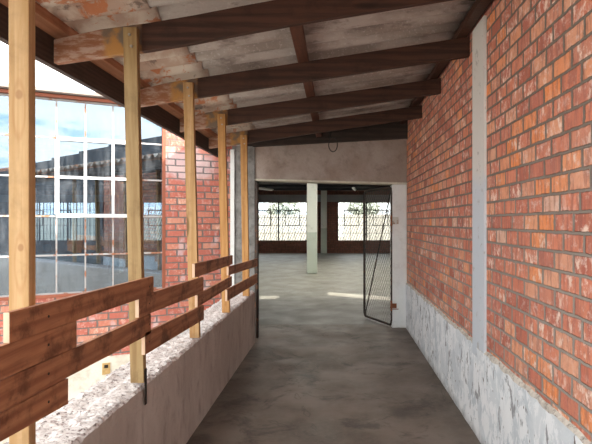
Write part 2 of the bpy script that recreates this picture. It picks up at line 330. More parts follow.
def glass_mat(name, refl, tint, dirt):
    n = N(name); n.t.nodes.remove(n.b)
    tr = n.t.nodes.new('ShaderNodeBsdfTransparent'); tr.inputs[0].default_value = (*tint, 1)
    gl = n.t.nodes.new('ShaderNodeBsdfGlossy'); gl.inputs['Roughness'].default_value = 0.0; gl.inputs['Color'].default_value = (0.72, 0.86, 1.0, 1)
    df = n.t.nodes.new('ShaderNodeBsdfDiffuse'); df.inputs[0].default_value = (0.55, 0.58, 0.62, 1)
    mx = n.t.nodes.new('ShaderNodeMixShader'); mx.inputs[0].default_value = refl; n.lk(tr.outputs[0], mx.inputs[1]); n.lk(gl.outputs[0], mx.inputs[2])
    m2 = n.t.nodes.new('ShaderNodeMixShader'); n.lk(mx.outputs[0], m2.inputs[1]); n.lk(df.outputs[0], m2.inputs[2])
    v = n.obj
    d = n.step(n.noise(n.map(v, scale=(1, 1, 0.25)), 9, 6, 0.7), 0.4, 0.8)
    d = n.math('MULTIPLY', d, dirt)
    specks = n.math('SUBTRACT', 1.0, n.step(n.vor(v, 14), 0.035, 0.07))
    specks = n.math('MULTIPLY', specks, n.step(n.noise(n.map(v, loc=(5, 5, 5)), 3, 2), 0.5, 0.6))
    d = n.math('MAXIMUM', d, n.math('MULTIPLY', specks, min(1.0, dirt*4)))
    n.lk(d, m2.inputs[0]); n.lk(m2.outputs[0], n.out.inputs[0])
    return n.m
M_glass = glass_mat('dusty_reflective_glass', 0.235, (0.60, 0.70, 0.78), 0.10)
M_hallglass = glass_mat('clear_hall_glass', 0.06, (0.9, 0.93, 0.95), 0.05)

# ================================================================== mesh helpers
class MB:
    def __init__(s): s.v = []; s.f = []; s.mi = []
    def hexa(s, P, mi=0):       # 8 points: bottom ring 0-3 counter-clockwise, top ring 4-7
        k = len(s.v); s.v += [tuple(p) for p in P]
        for q in ((3, 2, 1, 0), (4, 5, 6, 7), (0, 1, 5, 4), (1, 2, 6, 5), (2, 3, 7, 6), (3, 0, 4, 7)):
            s.f.append(tuple(k+i for i in q)); s.mi.append(mi)
        return s
    def box(s, x0, x1, y0, y1, z0, z1, mi=0):
        return s.hexa([(x0, y0, z0), (x1, y0, z0), (x1, y1, z0), (x0, y1, z0), (x0, y0, z1), (x1, y0, z1), (x1, y1, z1), (x0, y1, z1)], mi)
    def tube(s, pts, r, n=8, mi=0, closed=False):
        pts = [Vector(p) for p in pts]; k = len(s.v); m = len(pts); up = None
        for i, p in enumerate(pts):
            if closed: t = (pts[(i+1) % m]-pts[i-1]).normalized()
            else: t = (pts[min(i+1, m-1)]-pts[max(i-1, 0)]).normalized()
            if up is None:
                up = Vector((0, 0, 1)) if abs(t.z) < 0.9 else Vector((1, 0, 0))
            a = (up - t*up.dot(t)).normalized(); b = t.cross(a); up = a
            for j in range(n):
                w = 2*math.pi*j/n; s.v.append(tuple(p+a*math.cos(w)*r+b*math.sin(w)*r))
        for i in range(m if closed else m-1):
            i2 = (i+1) % m
            for j in range(n):
                j2 = (j+1) % n
                s.f.append((k+i*n+j, k+i*n+j2, k+i2*n+j2, k+i2*n+j)); s.mi.append(mi)
        if not closed:
            s.f.append(tuple(k+j for j in range(n-1, -1, -1))); s.mi.append(mi)
            s.f.append(tuple(k+(m-1)*n+j for j in range(n))); s.mi.append(mi)
        return s
    def poly(s, pts, mi=0):
        k = len(s.v); s.v += [tuple(p) for p in pts]; s.f.append(tuple(range(k, k+len(pts)))); s.mi.append(mi); return s
    def build(s, name, mats, parent=None, bevel=0, loc=None, smooth=False):
        me = bpy.data.meshes.new(name); me.from_pydata(s.v, [], s.f)
        mats = mats if isinstance(mats, (list, tuple)) else [mats]
        for m in mats: me.materials.append(m)
        for p, i in zip(me.polygons, s.mi): p.material_index = i; p.use_smooth = smooth
        me.update()
        o = bpy.data.objects.new(name, me); COL.objects.link(o)
        if parent: o.parent = parent
        if loc:
            me.transform(Matrix.Translation(-Vector(loc))); o.location = loc
        if bevel:
            b = o.modifiers.new('bevel', 'BEVEL'); b.width = bevel; b.segments = 2; b.limit_method = 'ANGLE'
        return o
def tag(o, label=None, cat=None, group=None, kind=None):
    if label: o['label'] = label
    if cat: o['category'] = cat
    if group: o['group'] = group
    if kind: o['kind'] = kind
    return o
def struct(o, label=None): o['kind'] = 'structure'; (label and o.__setitem__('label', label)); return o
def empty(name, loc, label, cat, group=None, rz=0.0):
    o = bpy.data.objects.new(name, None); COL.objects.link(o); o.location = loc; o.rotation_euler = (0, 0, rz); o.empty_display_size = 0.2
    return tag(o, label, cat, group)
def subdiv_wobble(o, cuts, amp, freq, sel=None):
    import bmesh
    bm = bmesh.new(); bm.from_mesh(o.data)
    bmesh.ops.subdivide_edges(bm, edges=bm.edges[:], cuts=cuts, use_grid_fill=True)
    for v in bm.verts:
        if sel is None or sel(v.co):
            v.co += Vector((mnoise.noise(v.co*freq), mnoise.noise(v.co*freq+Vector((9, 1, 4))), mnoise.noise(v.co*freq+Vector((3, 7, 2)))))*amp
    bm.to_mesh(o.data); bm.free()

XR = 0.97          # corridor face of the right-hand wall
XL = -1.0          # corridor face of the low wall
YD = 7.0           # wall with the opening into the hall
YF = 23.9          # far wall of the hall
XHL, XHR = -17.0, 2.8
ZW0, ZW1 = EYE-0.87, EYE+1.48      # sill and head of the big steel window
ZC = EYE+1.52                      # hall ceiling
U = Vector((-0.8944, -0.4472, 0)); WO = Vector((-1.42, 7.0, 0))    # window wall: origin and direction

# ================================================================== floors and ground
struct(MB().box(-1.27, XR+0.1, -3.2, 7.25, -0.3, 0.0).build('floor', M_floor))
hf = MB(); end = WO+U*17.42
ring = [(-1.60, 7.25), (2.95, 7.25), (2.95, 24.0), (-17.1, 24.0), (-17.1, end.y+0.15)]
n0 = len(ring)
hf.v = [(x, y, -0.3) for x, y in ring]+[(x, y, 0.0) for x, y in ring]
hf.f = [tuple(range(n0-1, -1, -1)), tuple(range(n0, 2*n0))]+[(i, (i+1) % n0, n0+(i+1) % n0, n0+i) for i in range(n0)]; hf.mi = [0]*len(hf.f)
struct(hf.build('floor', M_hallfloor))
struct(MB().box(-60, 60, -60, 90, -2.6, -2.3).build('ground', M_ground))

# ================================================================== right-hand brick wall
ZS = EYE-0.83
rw = MB(); rw.box(XR, XR+0.25, -10.0, 1.9, -0.3, EYE+1.9); rw.box(XR, XR+0.25, 1.9, 7.25, -0.3, EYE+3.55)
struct(rw.build('wall_right', M_brick_right), 'orange and red brick wall with pale mortar bloom along the right side of the corridor')
cl = MB(); cl.box(XR-0.03, XR+0.28, -10.0, -0.9, 0.0, EYE+1.45)  # added cladding, keeps the mirrored wall dark in the panes
for i_, (ya_, yb_, zt_) in enumerate([(-10.0, -6.2, 1.78), (-6.2, -3.9, 1.90), (-3.9, -2.2, 1.96), (-2.2, -0.6, 2.02), (-0.6, 1.9, 2.06)]):
    cl.box(XR-0.03, XR+0.28, ya_, yb_, EYE+1.45, EYE+zt_)
struct(cl.build('trim_10', M_dark_clad), 'dark cladding added behind the camera and above the lean-to roof to darken what the panes mirror')
# dado: flaking paint below, broken mortar ledge on top, built as a wavy-topped slab
dd = MB(); n1 = 300; y0, y1 = -3.2, 7.0
top = [(y0+(y1-y0)*i/n1) for i in range(n1+1)]
def ztop(y): return ZS + 0.020*mnoise.noise(Vector((y*2.2, 1, 0))) + 0.010*mnoise.noise(Vector((y*9, 4, 0)))+0.005*mnoise.noise(Vector((y*28, 4, 0)))
def thick(y, k): return 0.014+0.004*mnoise.noise(Vector((y*7, k*3.3, 2)))
for i, y in enumerate(top):
    zt = ztop(y)+0.006*mnoise.noise(Vector((y*60, 2, 0))); zl = zt-0.018-0.03*abs(mnoise.noise(Vector((y*5, 8, 1))))
    dd.v += [(XR-thick(y, 0), y, 0.0), (XR-thick(y, 1), y, 0.3), (XR-thick(y, 2)-0.003, y, zl), (XR-0.012, y, zt-0.012), (XR+0.002, y, zt)]
for i in range(n1):
    for j in range(4):
        a = i*5+j; dd.f.append((a, a+5, a+6, a+1)); dd.mi.append(1 if j >= 2 else 0)
struct(dd.build('baseboard_right', [M_dado, M_ledge], smooth=False), 'flaking bluish white painted dado under the brick on the right wall')
# slim white painted concrete column in the right wall
def pil_mat():
    n = N('white_pilaster_paint'); z = n.sep(n.obj)[2]
    c = n.mix(n.step(n.math('ADD', z, n.math('MULTIPLY', n.noise(n.obj, 2, 4), 0.3)), 1.85, 2.0), (0.55, 0.60, 0.66), (0.64, 0.63, 0.61))
    c = n.mix(n.math('MULTIPLY', n.step(n.noise(n.obj, 12, 5, 0.7), 0.60, 0.66), 0.7), c, (0.36, 0.35, 0.34))
    n.bump(n.noise(n.obj, 25, 4), 0.3, 0.005); return n.fin(c, 0.7)
struct(MB().box(XR-0.018, XR+0.05, 3.275, 3.552, 0.55, EYE+1.34).build('trim_1', pil_mat()), 'slim white painted concrete column set into the brick on the right')

# ================================================================== wall with the opening into the hall
lw = MB()
lw.hexa([(-1.14, YD, EYE+0.600), (XR, YD, EYE+0.545), (XR, YD+0.25, EYE+0.545), (-1.14, YD+0.25, EYE+0.600),
         (-1.14, YD, EYE+1.046), (XR, YD, EYE+1.168), (XR, YD+0.25, EYE+1.168), (-1.14, YD+0.25, EYE+1.046)])
o = struct(lw.build('wall_front', M_lintel), 'brown grey rendered lintel wall above the opening into the hall')
subdiv_wobble(o, 24, 0.010, 5.0, lambda c: c.y < YD+0.1)
le = MB(); le.hexa([(-1.15, YD-0.012, EYE+0.578), (XR, YD-0.012, EYE+0.520), (XR, YD+0.26, EYE+0.520), (-1.15, YD+0.26, EYE+0.578),
                    (-1.15, YD-0.012, EYE+0.600), (XR, YD-0.012, EYE+0.545), (XR, YD+0.26, EYE+0.545), (-1.15, YD+0.26, EYE+0.600)])
struct(le.build('trim_2', M_cream), 'cream painted edge along the underside of the lintel')
o = struct(MB().box(0.762, XR, YD, YD+0.25, 0.0, EYE+0.521).build('trim_3', M_jamb, bevel=0.012), 'chipped white door jamb at the right of the opening')
o = MB().box(-1.456, -1.14, YD-0.02, YD+0.25, -2.3, EYE+1.05).build('trim_4', M_concrete)
struct(o, 'raw grey concrete column at the left of the opening'); subdiv_wobble(o, 20, 0.012, 8.0)
struct(MB().box(-1.470, -1.415, YD-0.045, YD+0.02, -0.2, EYE+1.0).build('trim_5', M_jamb), 'white painted strip down the left edge of the grey column')
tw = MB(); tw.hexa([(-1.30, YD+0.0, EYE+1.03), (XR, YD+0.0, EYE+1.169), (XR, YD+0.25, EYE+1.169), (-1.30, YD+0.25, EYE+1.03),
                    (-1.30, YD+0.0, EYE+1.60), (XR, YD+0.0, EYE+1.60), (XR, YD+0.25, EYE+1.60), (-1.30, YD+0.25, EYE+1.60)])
struct(tw.build('trim_11', M_gap_shade), 'dark sheet added for the shade over the lintel wall under the roof')  # sheet kept near-black so the gap reads as shade
# wall above the hall, over the lintel, and the part of the front wall right of the corridor
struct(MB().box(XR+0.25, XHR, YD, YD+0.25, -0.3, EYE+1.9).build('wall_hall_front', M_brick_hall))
struct(MB().box(-1.6, XR, YD+0.252, YD+0.42, EYE+0.62, EYE+1.75).build('wall_hall_lintel', M_halllintel))

# ================================================================== hall
def wall_with_holes(name, mat, a0, a1, z0, z1, holes, axis, f0, f1):
    """a straight wall along X ('X') or Y ('Y') with rectangular holes (a, b, zlo, zhi)"""
    m = MB()
    def bx(a, b, zl, zh):
        if b-a < 1e-4 or zh-zl < 1e-4: return
        if axis == 'X': m.box(a, b, f0, f1, zl, zh)
        else: m.box(f0, f1, a, b, zl, zh)
    c = a0
    for (a, b, zl, zh) in sorted(holes):
        bx(c, a, z0, z1); bx(a, b, z0, zl); bx(a, b, zh, z1); c = b
    bx(c, a1, z0, z1)
    return struct(m.build(name, mat))
PX = lambda p: (p-337)*YF/505
FW = [(-92, -8), (10, 95), (142, 191), (221, 307), (337.7, 395.5)]
ZF0, ZF1 = EYE-0.90, EYE+0.945
holes = [(PX(a), PX(b), ZF0, ZF1) for a, b in FW]
holes[0] = (-16.9+0.3, PX(-8), ZF0, ZF1) if PX(-92) < XHL else holes[0]
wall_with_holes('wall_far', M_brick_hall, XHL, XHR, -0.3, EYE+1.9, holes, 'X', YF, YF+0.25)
struct(MB().box(XHL, XHR, YF-0.04, YF-0.001, ZF1+0.005, EYE+1.29).build('trim_6', M_halllintel), 'grey ring beam above the far hall windows')
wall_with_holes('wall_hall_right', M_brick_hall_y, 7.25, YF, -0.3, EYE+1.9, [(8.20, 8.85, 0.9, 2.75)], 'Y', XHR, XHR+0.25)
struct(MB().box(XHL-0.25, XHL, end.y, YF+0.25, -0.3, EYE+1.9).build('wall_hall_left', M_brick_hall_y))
# ceiling with one unseen hole added for the small sun patch
SKX0, SKX1, SKY0, SKY1 = 2.0, 2.55, 7.5, 7.95
ce = MB()
def ceil_poly(pts):
    k = len(ce.v); m_ = len(pts); ce.v += [(x, y, ZC) for x, y in pts]+[(x, y, ZC+0.05) for x, y in pts]
    ce.f.append(tuple(k+i for i in range(m_-1, -1, -1))); ce.f.append(tuple(k+m_+i for i in range(m_)))
    ce.f += [(k+i, k+(i+1) % m_, k+m_+(i+1) % m_, k+m_+i) for i in range(m_)]; ce.mi += [0]*(m_+2)
w1 = WO+U*1.0
ceil_poly([(-2.2, 6.86), (-2.2, YF), (XHL, YF), (XHL, end.y+0.2)])
ceil_poly([(-2.2, 6.95), (-1.30, 7.25), (-1.30, 7.42), (-2.2, 7.42)])
ceil_poly([(-1.30, 7.25), (XHR, 7.25), (XHR, SKY0), (-1.30, SKY0)]); ceil_poly([(-2.2, 7.42), (-1.30, 7.42), (-1.30, SKY0), (-2.2, SKY0)])
ceil_poly([(-2.2, SKY0), (SKX0, SKY0), (SKX0, SKY1), (-2.2, SKY1)]); ceil_poly([(SKX1, SKY0), (XHR, SKY0), (XHR, SKY1), (SKX1, SKY1)])
RL = [(10.6, 11.4), (12.4, 13.3), (14.9, 15.9), (17.2, 18.0)]       # unseen translucent strips added to brighten the hall
c_ = SKY1
for (a_, b_) in RL:
    ceil_poly([(-2.2, c_), (XHR, c_), (XHR, a_), (-2.2, a_)]); c_ = b_
ceil_poly([(-2.2, c_), (XHR, c_), (XHR, YF), (-2.2, YF)])
tn = N('added_light_strip'); tn.t.nodes.remove(tn.b); tb = tn.t.nodes.new('ShaderNodeBsdfTranslucent'); tb.inputs[0].default_value = (0.93, 0.92, 0.86, 1); tn.lk(tb.outputs[0], tn.out.inputs[0])
for i_, (a_, b_) in enumerate(RL):
    struct(MB().poly([(-2.2, a_, ZC+0.03), (XHR, a_, ZC+0.03), (XHR, b_, ZC+0.03), (-2.2, b_, ZC+0.03)]).build('window_%d' % (10+i_), tn.m), 'unseen translucent strip added in the hall roof to brighten the hall')
struct(ce.build('ceiling', M_ceil), 'dark timber ceiling of the hall')
BY = [10.0, 14.2, 16.6, 20.6, 22.4]
for i, y in enumerate(BY):
    o = MB().box(XHL+0.02, XHR-0.02, y-0.06, y+0.06, ZC-0.12, ZC-0.001).build('ceiling_beam', M_darksteel)
    tag(o, ['dark ceiling beam nearest the hall entrance', 'dark hall ceiling beam just beyond the free-standing column', 'dark hall ceiling beam, third one into the hall',
            'dark hall ceiling beam, second from the far windows', 'dark hall ceiling beam closest to the far windows'][i], 'beam', 'hall ceiling beams')

# hall windows -----------------------------------------------------------
def far_window(idx, x0, x1, label, slant):
    r = empty('window_%d' % idx, ((x0+x1)/2, YF+0.1, ZF0), None, None); r['kind'] = 'structure'; r['label'] = label
    L = lambda o: o
    cx = (x0+x1)/2; a0, a1 = x0-cx, x1-cx; H = ZF1-ZF0
    fr = MB(); t = 0.03
    for (p, q, s_, e_) in ((a0, a1, 0, t), (a0, a1, H-t, H), (a0, a0+t, t, H-t), (a1-t, a1, t, H-t)): fr.box(p, q, -0.02, 0.02, s_, e_)
    nm = max(1, round((a1-a0)/1.22))
    for k in range(1, nm):
        xm = a0+(a1-a0)*k/nm; fr.box(xm-0.03, xm+0.03, -0.025, 0.025, t, H-t)
    fr.build('frame', M_darksteel, r)
    g = MB(); nv = round((a1-a0)/0.30)
    for k in range(1, nv):
        xm = a0+(a1-a0)*k/nv; g.box(xm-0.009, xm+0.009, -0.012, 0.012, t, H-t)
    for k in range(1, 5): g.box(a0+t, a1-t, -0.013, 0.013, H*k/5-0.009, H*k/5+0.009)
    g.build('glazing_bar', M_darksteel, r)
    # opening light
    for k in range(nm):
        c = a0+(a1-a0)*(k+0.22)/nm if idx != 3 else a0+(a1-a0)*(k+0.6)/nm
        s_ = MB(); zl, zh = H*2/5-0.02, H*4/5-0.02; xl, xh = c, c+0.72
        if xh > a1: continue
        for (p, q, s0, e0) in ((xl, xh, zl, zl+0.035), (xl, xh, zh-0.035, zh), (xl, xl+0.035, zl+.035, zh-.035), (xh-0.035, xh, zl+.035, zh-.035)): s_.box(p, q, -0.05, -0.015, s0, e0)
        s_.build('casement', M_darksteel, r)
    MB().box(a0+t, a1-t, -0.003, 0.003, t, H-t).build('pane', M_hallglass, r)
    # burglar bars outside the glass
    b = MB(); x = a0+0.05-(0.45 if slant else 0)
    while x < a1-0.04:
        if slant:
            p0 = Vector((x, 0.07, 0.02)); p1 = Vector((x+0.62, 0.07, H-0.3))
            d = p1-p0; t0 = max(0, (a0+0.03-p0.x)/d.x); t1 = min(1, (a1-0.03-p0.x)/d.x)
            if t1 > t0: b.tube([p0+d*t0, p0+d*t1], 0.013, 5)
            x += 0.125
        else:
            b.tube([(x, 0.07, 0.02), (x, 0.07, H-0.02)], 0.013, 5); x += 0.16
    b.build('burglar_bar_grille', M_darksteel, r)
names = ['wide barred hall window furthest to the left', 'barred hall window with greenery behind, seen through the big steel window',
         'narrow barred hall window seen beside the brick pier', 'barred hall window left of the free-standing hall column', 'barred hall window at the far right of the hall behind the mesh gate']
for i, (h, s_) in enumerate(zip(holes, (False, False, True, True, True))): far_window(i+2, h[0], h[1], names[i], s_)
# ================================================================== angled wall with the big steel window (local frame: x along -U, so x runs to the right)
ANG = math.atan2(-U.y, -U.x)
def wplace(o): o.location = WO; o.rotation_euler = (0, 0, ANG); return o
# local x = -(distance from WO); outer face at local y = 0, wall body behind it (y > 0)
NB = 11; UB = 0.918; UP = 0.311
wx1 = -UB; wx0 = -(UB+UP*NB)
ww = MB()
XW = [(-5.0, -8.2), (-9.0, -12.2), (-13.0, -16.2)]     # unseen window bays added on the left to let more light into the hall
ww.box(wx1, 0.03, 0, 0.25, -0.8, ZW1+0.28)
c_ = wx0
for (a_, b_) in XW:
    ww.box(a_, c_, 0, 0.25, -0.8, ZW1+0.04); ww.box(b_, a_, 0, 0.25, EYE-1.67, ZW0); ww.box(b_, a_, 0, 0.25, ZW1, ZW1+0.04); c_ = b_
ww.box(-17.42, c_, 0, 0.25, -0.8, ZW1+0.04)
ww.box(wx0, wx1, 0, 0.25, EYE-1.67, ZW0); ww.box(wx0, wx1, 0, 0.25, ZW1+0.0, ZW1+0.04)
ww.v = [v for v in ww.v]
for i, v in enumerate(ww.v):
    if abs(v[2]+0.8) < 1e-6: ww.v[i] = (v[0], v[1], EYE-1.67)
# only the pier rises above the window head; the long part stops at the roof
o = wplace(ww.build('wall_window', M_brick_pier)); struct(o, 'red brick wall and pier holding the big steel window')
struct(wplace(MB().box(-17.42, 0.03, -0.04, 0.25, -2.3, EYE-1.67).build('trim_7', M_plinth)), 'pale rendered plinth under the brick of the window wall')
struct(wplace(MB().box(wx0-0.3, wx1+0.02, -0.05, 0.02, ZW1+0.0, ZW1+0.035).build('trim_8', M_redsteel)), 'red oxide steel angle over the big window')
struct(wplace(MB().box(-17.42, wx1+0.06, -0.14, 0.6, ZW1+0.045, ZW1+0.085).build('trim_9', M_roofedge)), 'grey weathered roof edge above the big window')
wr = wplace(empty('window_1', (0, 0, 0), None, None)); wr['kind'] = 'structure'; wr['label'] = 'big steel window with many dusty panes reflecting the clouds'
for q_, (a_, b_) in enumerate(XW):
    o_ = wplace(MB().box(b_, a_, 0.035, 0.045, ZW0, ZW1).build('window_%d' % (7+q_), M_glass)); struct(o_, 'unseen extra window added in the angled wall to light the hall')
fr = MB(); fy0, fy1 = 0.02, 0.06; t = 0.022
for (a, b, c, d) in ((wx0, wx1, ZW0, ZW0+t), (wx0, wx1, ZW1-t, ZW1), (wx0, wx0+t, ZW0+t, ZW1-t)): fr.box(a, b, fy0, fy1, c, d)
fr.build('frame', M_frame, wr)
MB().box(wx1-0.035, wx1+0.005, 0.0, 0.06, ZW0, ZW1).build('side_frame', M_redsteel, wr)
MB().box(wx0, wx1, -0.03, 0.02, ZW0-0.03, ZW0+0.004).build('sill', M_redsteel, wr)
RH = [ZW0+0.47*k for k in range(1, 5)]
g = MB()
for k in range(1, NB): x = -(UB+UP*k); g.box(x-0.009, x+0.009, 0.028, 0.052, ZW0+t, ZW1-t)
for z in RH: g.box(wx0+t, wx1-t, 0.026, 0.054, z-0.010, z+0.010)
g.build('glazing_bar', M_frame, wr)
def casement(k0, k1, r0, r1):
    s_ = MB(); xa, xb = -(UB+UP*k1), -(UB+UP*k0); za, zb = RH[r0], RH[r1]; w = 0.03
    for (a, b, c, d) in ((xa, xb, za-w/2, za+w), (xa, xb, zb-w, zb+w/2), (xa-w/2, xa+w, za+w, zb-w), (xb-w, xb+w/2, za+w, zb-w)): s_.box(a, b, -0.005, 0.030, c, d)
    for k in range(k0+1, k1): x = -(UB+UP*k); s_.box(x-0.016, x+0.016, 0.002, 0.028, za+w, zb-w)
    for r in range(r0+1, r1): s_.box(xa+w, xb-w, 0.001, 0.029, RH[r]-0.016, RH[r]+0.016)
    return s_.build('casement', M_sash, wr)
casement(1, 4, 1, 3)['label'] = 'white painted opening casement'
casement(6, 9, 1, 3)['label'] = 'white painted opening casement'
MB().box(wx0+t, wx1-t, 0.037, 0.043, ZW0+t, ZW1-t).build('pane', M_glass, wr)
# tile vent in the plinth
v_ = WO+U*((2.87-1.42)*1.118)
vr = empty('wall_vent', (v_.x, v_.y, EYE-1.80), 'small yellowish brass vent cover on the pale plinth under the brick', 'vent', None, ANG)
MB().box(-0.045, 0.045, -0.056, -0.04, -0.08, 0.06).build('cover', M_vent, vr)
MB().box(-0.022, 0.022, -0.060, -0.056, 0.0, 0.04).build('opening', M_nail, vr)

# ================================================================== hall columns and fittings
def hall_column(x, y, w, label, top=ZC):
    r = empty('concrete_column', (x, y, 0), label, 'column')
    MB().box(-w/2, w/2, -w/2, w/2, 0, top-0.001).build('shaft', M_hallcol, r, bevel=0.012)
    for s_ in (-1, 1): MB().box(s_*(w/2)-0.002*s_-0.004, s_*(w/2)-0.002*s_+0.004, -w/2-0.004, -w/2+0.004, 0.01, 0.9).build('corner_guard', M_paintcol, r)
    return r
hall_column(-0.715, 14.54, 0.285, 'free-standing two-tone white and pale green column in the hall')
hall_column(-0.615, YF-0.17, 0.28, 'grey green column against the far brick wall of the hall')
hall_column(-6.35, 14.54, 0.285, 'pale column seen through the panes of the big steel window')
hall_column(-11.95, 14.54, 0.285, 'pale column standing deep in the left half of the hall')
def lamp(x, y, rz, label):
    r = empty('fluorescent_lamp', (x, y, ZC-0.30), label, 'ceiling lamp', 'hall ceiling lamps', rz)
    MB().box(-0.6, 0.6, -0.05, 0.05, 0.03, 0.07).build('fitting', M_paintcol, r)
    MB().tube([(-0.58, 0, 0.01), (0.58, 0, 0.01)], 0.018, 8).build('tube', M_lampwhite, r)
    for s_ in (-0.45, 0.45): MB().tube([(s_, 0, 0.07), (s_, 0, 0.298)], 0.006, 5).build('hanger', M_darksteel, r)
lamp(-2.75, 19.2, math.radians(68), 'white tube lamp hanging from the hall ceiling left of the free-standing column')
lamp(0.66, 19.3, math.radians(84), 'white tube lamp hanging from the hall ceiling above the right window')
for k, px in enumerate((47.5, 70, 92)):
    x = PX(px)
    o = MB().tube([(x, YF-0.03, 0.245), (x, YF-0.001, 0.245)], 0.19, 24).build('round_plate', M_disc)
    tag(o, ['leftmost of three faint grey discs low on the far hall wall', 'middle of three faint grey discs low on the far hall wall', 'rightmost of three faint grey discs low on the far hall wall'][k], 'disc', 'grey discs low on the far wall')

# ================================================================== low parapet wall
pw = MB(); ny = 900; ya, yb = -5.0, 6.15; ZT = EYE-0.842
cols = [(-1.28, -2.3), (-1.28, ZT-0.03), (-1.268, ZT-0.006), (-1.23, ZT), (-1.19, ZT+.004), (-1.15, ZT), (-1.11, ZT), (-1.07, ZT), (-1.035, ZT), (-1.012, ZT-0.004), (-1.0, ZT-0.014), (-1.0, ZT-0.07), (-1.0, 0.3), (-1.0, -0.29)]
nc = len(cols)
for i in range(ny+1):
    y = ya+(yb-ya)*i/ny
    for j, (x, z) in enumerate(cols):
        p = Vector((x, y, z)); a = 0
        if 2 <= j <= 9: a = 0.010
        dz = a*(mnoise.noise(p*16)+0.8*mnoise.noise(p*41))*1.3
        # groove along the middle of the broken top
        if j in (4, 5): dz -= 0.018*max(0, mnoise.noise(Vector((y*1.7, 3, 0)))+0.35)
        ddx = 0.0
        if j in (9, 10): ddx = -0.010*abs(mnoise.noise(Vector((0, y*14, j*.3)))) - 0.008*max(0, mnoise.noise(Vector((0, y*5, 2))))
        if j == 10: dz -= 0.016*max(0, mnoise.noise(Vector((1, y*9, 5))))+0.012*max(0, mnoise.noise(Vector((1, y*31, 5))))
        if j == 12: ddx = 0.003*mnoise.noise(Vector((0, y*3, 2)))
        pw.v.append((x+ddx, y, z+dz))
for i in range(ny):
    for j in range(nc-1):
        a = i*nc+j; pw.f.append((a, a+1, a+nc+1, a+nc)); pw.mi.append(0 if j == 0 or j >= 11 else (1 if j < 10 else 0))
pw.f.append(tuple(range(nc-1, -1, -1))); pw.mi.append(0); pw.f.append(tuple(ny*nc+j for j in range(nc))); pw.mi.append(0)
struct(pw.build('wall_left', [M_lowwall, M_rubble]), 'low plastered parapet wall with a broken white mortar top on the left')

# ================================================================== lean-to roof
BX0, BX1 = -1.48, XR; BZ0, BZ1 = EYE+0.833, EYE+1.208
SL = (BZ1-BZ0)/(BX1-BX0)
rb = lambda x: BZ0+SL*(x-BX0)
RHT = 0.142
RY = [(1.715, 'first'), (2.628, 'second'), (3.685, 'third'), (4.70, 'fourth'), (5.745, 'fifth')]
rlab = ['roof rafter nearest the camera, fixed behind the nearest pine post', 'dark roof rafter with a split pale end fixed behind the second pine post',
        'dark roof rafter running from the third post to the white wall column', 'dark roof rafter fixed behind the fourth post, second from the far end', 'dark roof rafter with a knotty end, last before the lintel wall']
for i, (y, _) in enumerate(RY):
    m = MB(); a, b = (BX0+0.005*i, XR)
    dz0 = (0, -0.004, 0.006, 0.004, 0.0)[i]; dz1 = (0, 0.02, 0.004, -0.008, -0.02)[i]
    nseg = 10
    for s_ in range(nseg):
        xa = a+(b-a)*s_/nseg; xb = a+(b-a)*(s_+1)/nseg
        za = rb(xa)+dz0+(dz1-dz0)*(xa-a)/(b-a); zb = rb(xb)+dz0+(dz1-dz0)*(xb-a)/(b-a)
        if i == 1: za -= 0.016*math.exp(-((xa+0.9)/0.4)**2); zb -= 0.016*math.exp(-((xb+0.9)/0.4)**2)
        k = len(m.v)
        if s_ == 0: m.v += [(xa, y, za), (xa, y+0.042, za), (xa, y+0.042, za+RHT-0.02), (xa, y, za+RHT-0.02)]; m.f.append((0, 1, 2, 3)); m.mi.append(0); k = 4
        m.v += [(xb, y, zb), (xb, y+0.042, zb), (xb, y+0.042, zb+RHT), (xb, y, zb+RHT)]
        q = k-4
        for j in range(4): m.f.append((q+j, k+j, k+(j+1) % 4, q+(j+1) % 4)); m.mi.append(0)
    k = len(m.v)-4; m.f.append((k+3, k+2, k+1, k)); m.mi.append(0)
    o = m.build('roof_rafter', M_rafter, bevel=0.003)
    tag(o, rlab[i], 'rafter', 'rafters of the lean-to roof')
# near-black wedge standing for the shaded gap above the lintel wall
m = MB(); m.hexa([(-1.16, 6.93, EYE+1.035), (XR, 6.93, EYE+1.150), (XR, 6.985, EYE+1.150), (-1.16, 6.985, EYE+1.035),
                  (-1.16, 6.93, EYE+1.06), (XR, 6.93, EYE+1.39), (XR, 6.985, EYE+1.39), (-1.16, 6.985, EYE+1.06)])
tag(m.build('gap_shade_wedge', M_gap_shade), 'near-black wedge standing for the shaded gap between the lintel wall and the roof sheets', 'board')
m = MB(); ribz = rb(XR)
# battens
YB0, YB1 = 0.7, 6.98
def batten(x0, x1, mat, label, ya=YB0, yb=YB1):
    za0, za1 = rb(x0)+RHT, rb(x1)+RHT
    m = MB(); m.hexa([(x0, ya, za0), (x1, ya, za1), (x1, yb, za1), (x0, yb, za0), (x0, ya, za0+0.05), (x1, ya, za1+0.05), (x1, yb, za1+0.05), (x0, yb, za0+0.05)])
    return tag(m.build('roof_batten', mat, bevel=0.002), label, 'batten', 'battens of the lean-to roof')
batten(-1.495, -1.415, M_batten_eave, 'orange-brown roof batten lying on the rafter ends along the eave', yb=6.6)
batten(-0.284, -0.209, M_batten, 'reddish brown roof batten crossing the rafters above the middle of the corridor', yb=6.92)
batten(0.865, 0.945, M_rafter, 'dark roof batten tight against the brick wall', yb=6.92)
# fascia
m = MB(); m.hexa([(-1.535, YB0, EYE+0.825), (-1.50, YB0, EYE+0.825), (-1.50, 6.45, EYE+0.825), (-1.535, 6.45, EYE+0.825),
                  (-1.535, YB0, EYE+0.98), (-1.50, YB0, EYE+0.98), (-1.50, 6.45, EYE+0.98), (-1.535, 6.45, EYE+0.98)])
m.box(-1.545, -1.535, YB0, 6.45, EYE+0.865, EYE+0.875)
tag(m.build('eave_fascia', M_fascia), 'long dark brown fascia board along the eave above the yard', 'fascia')
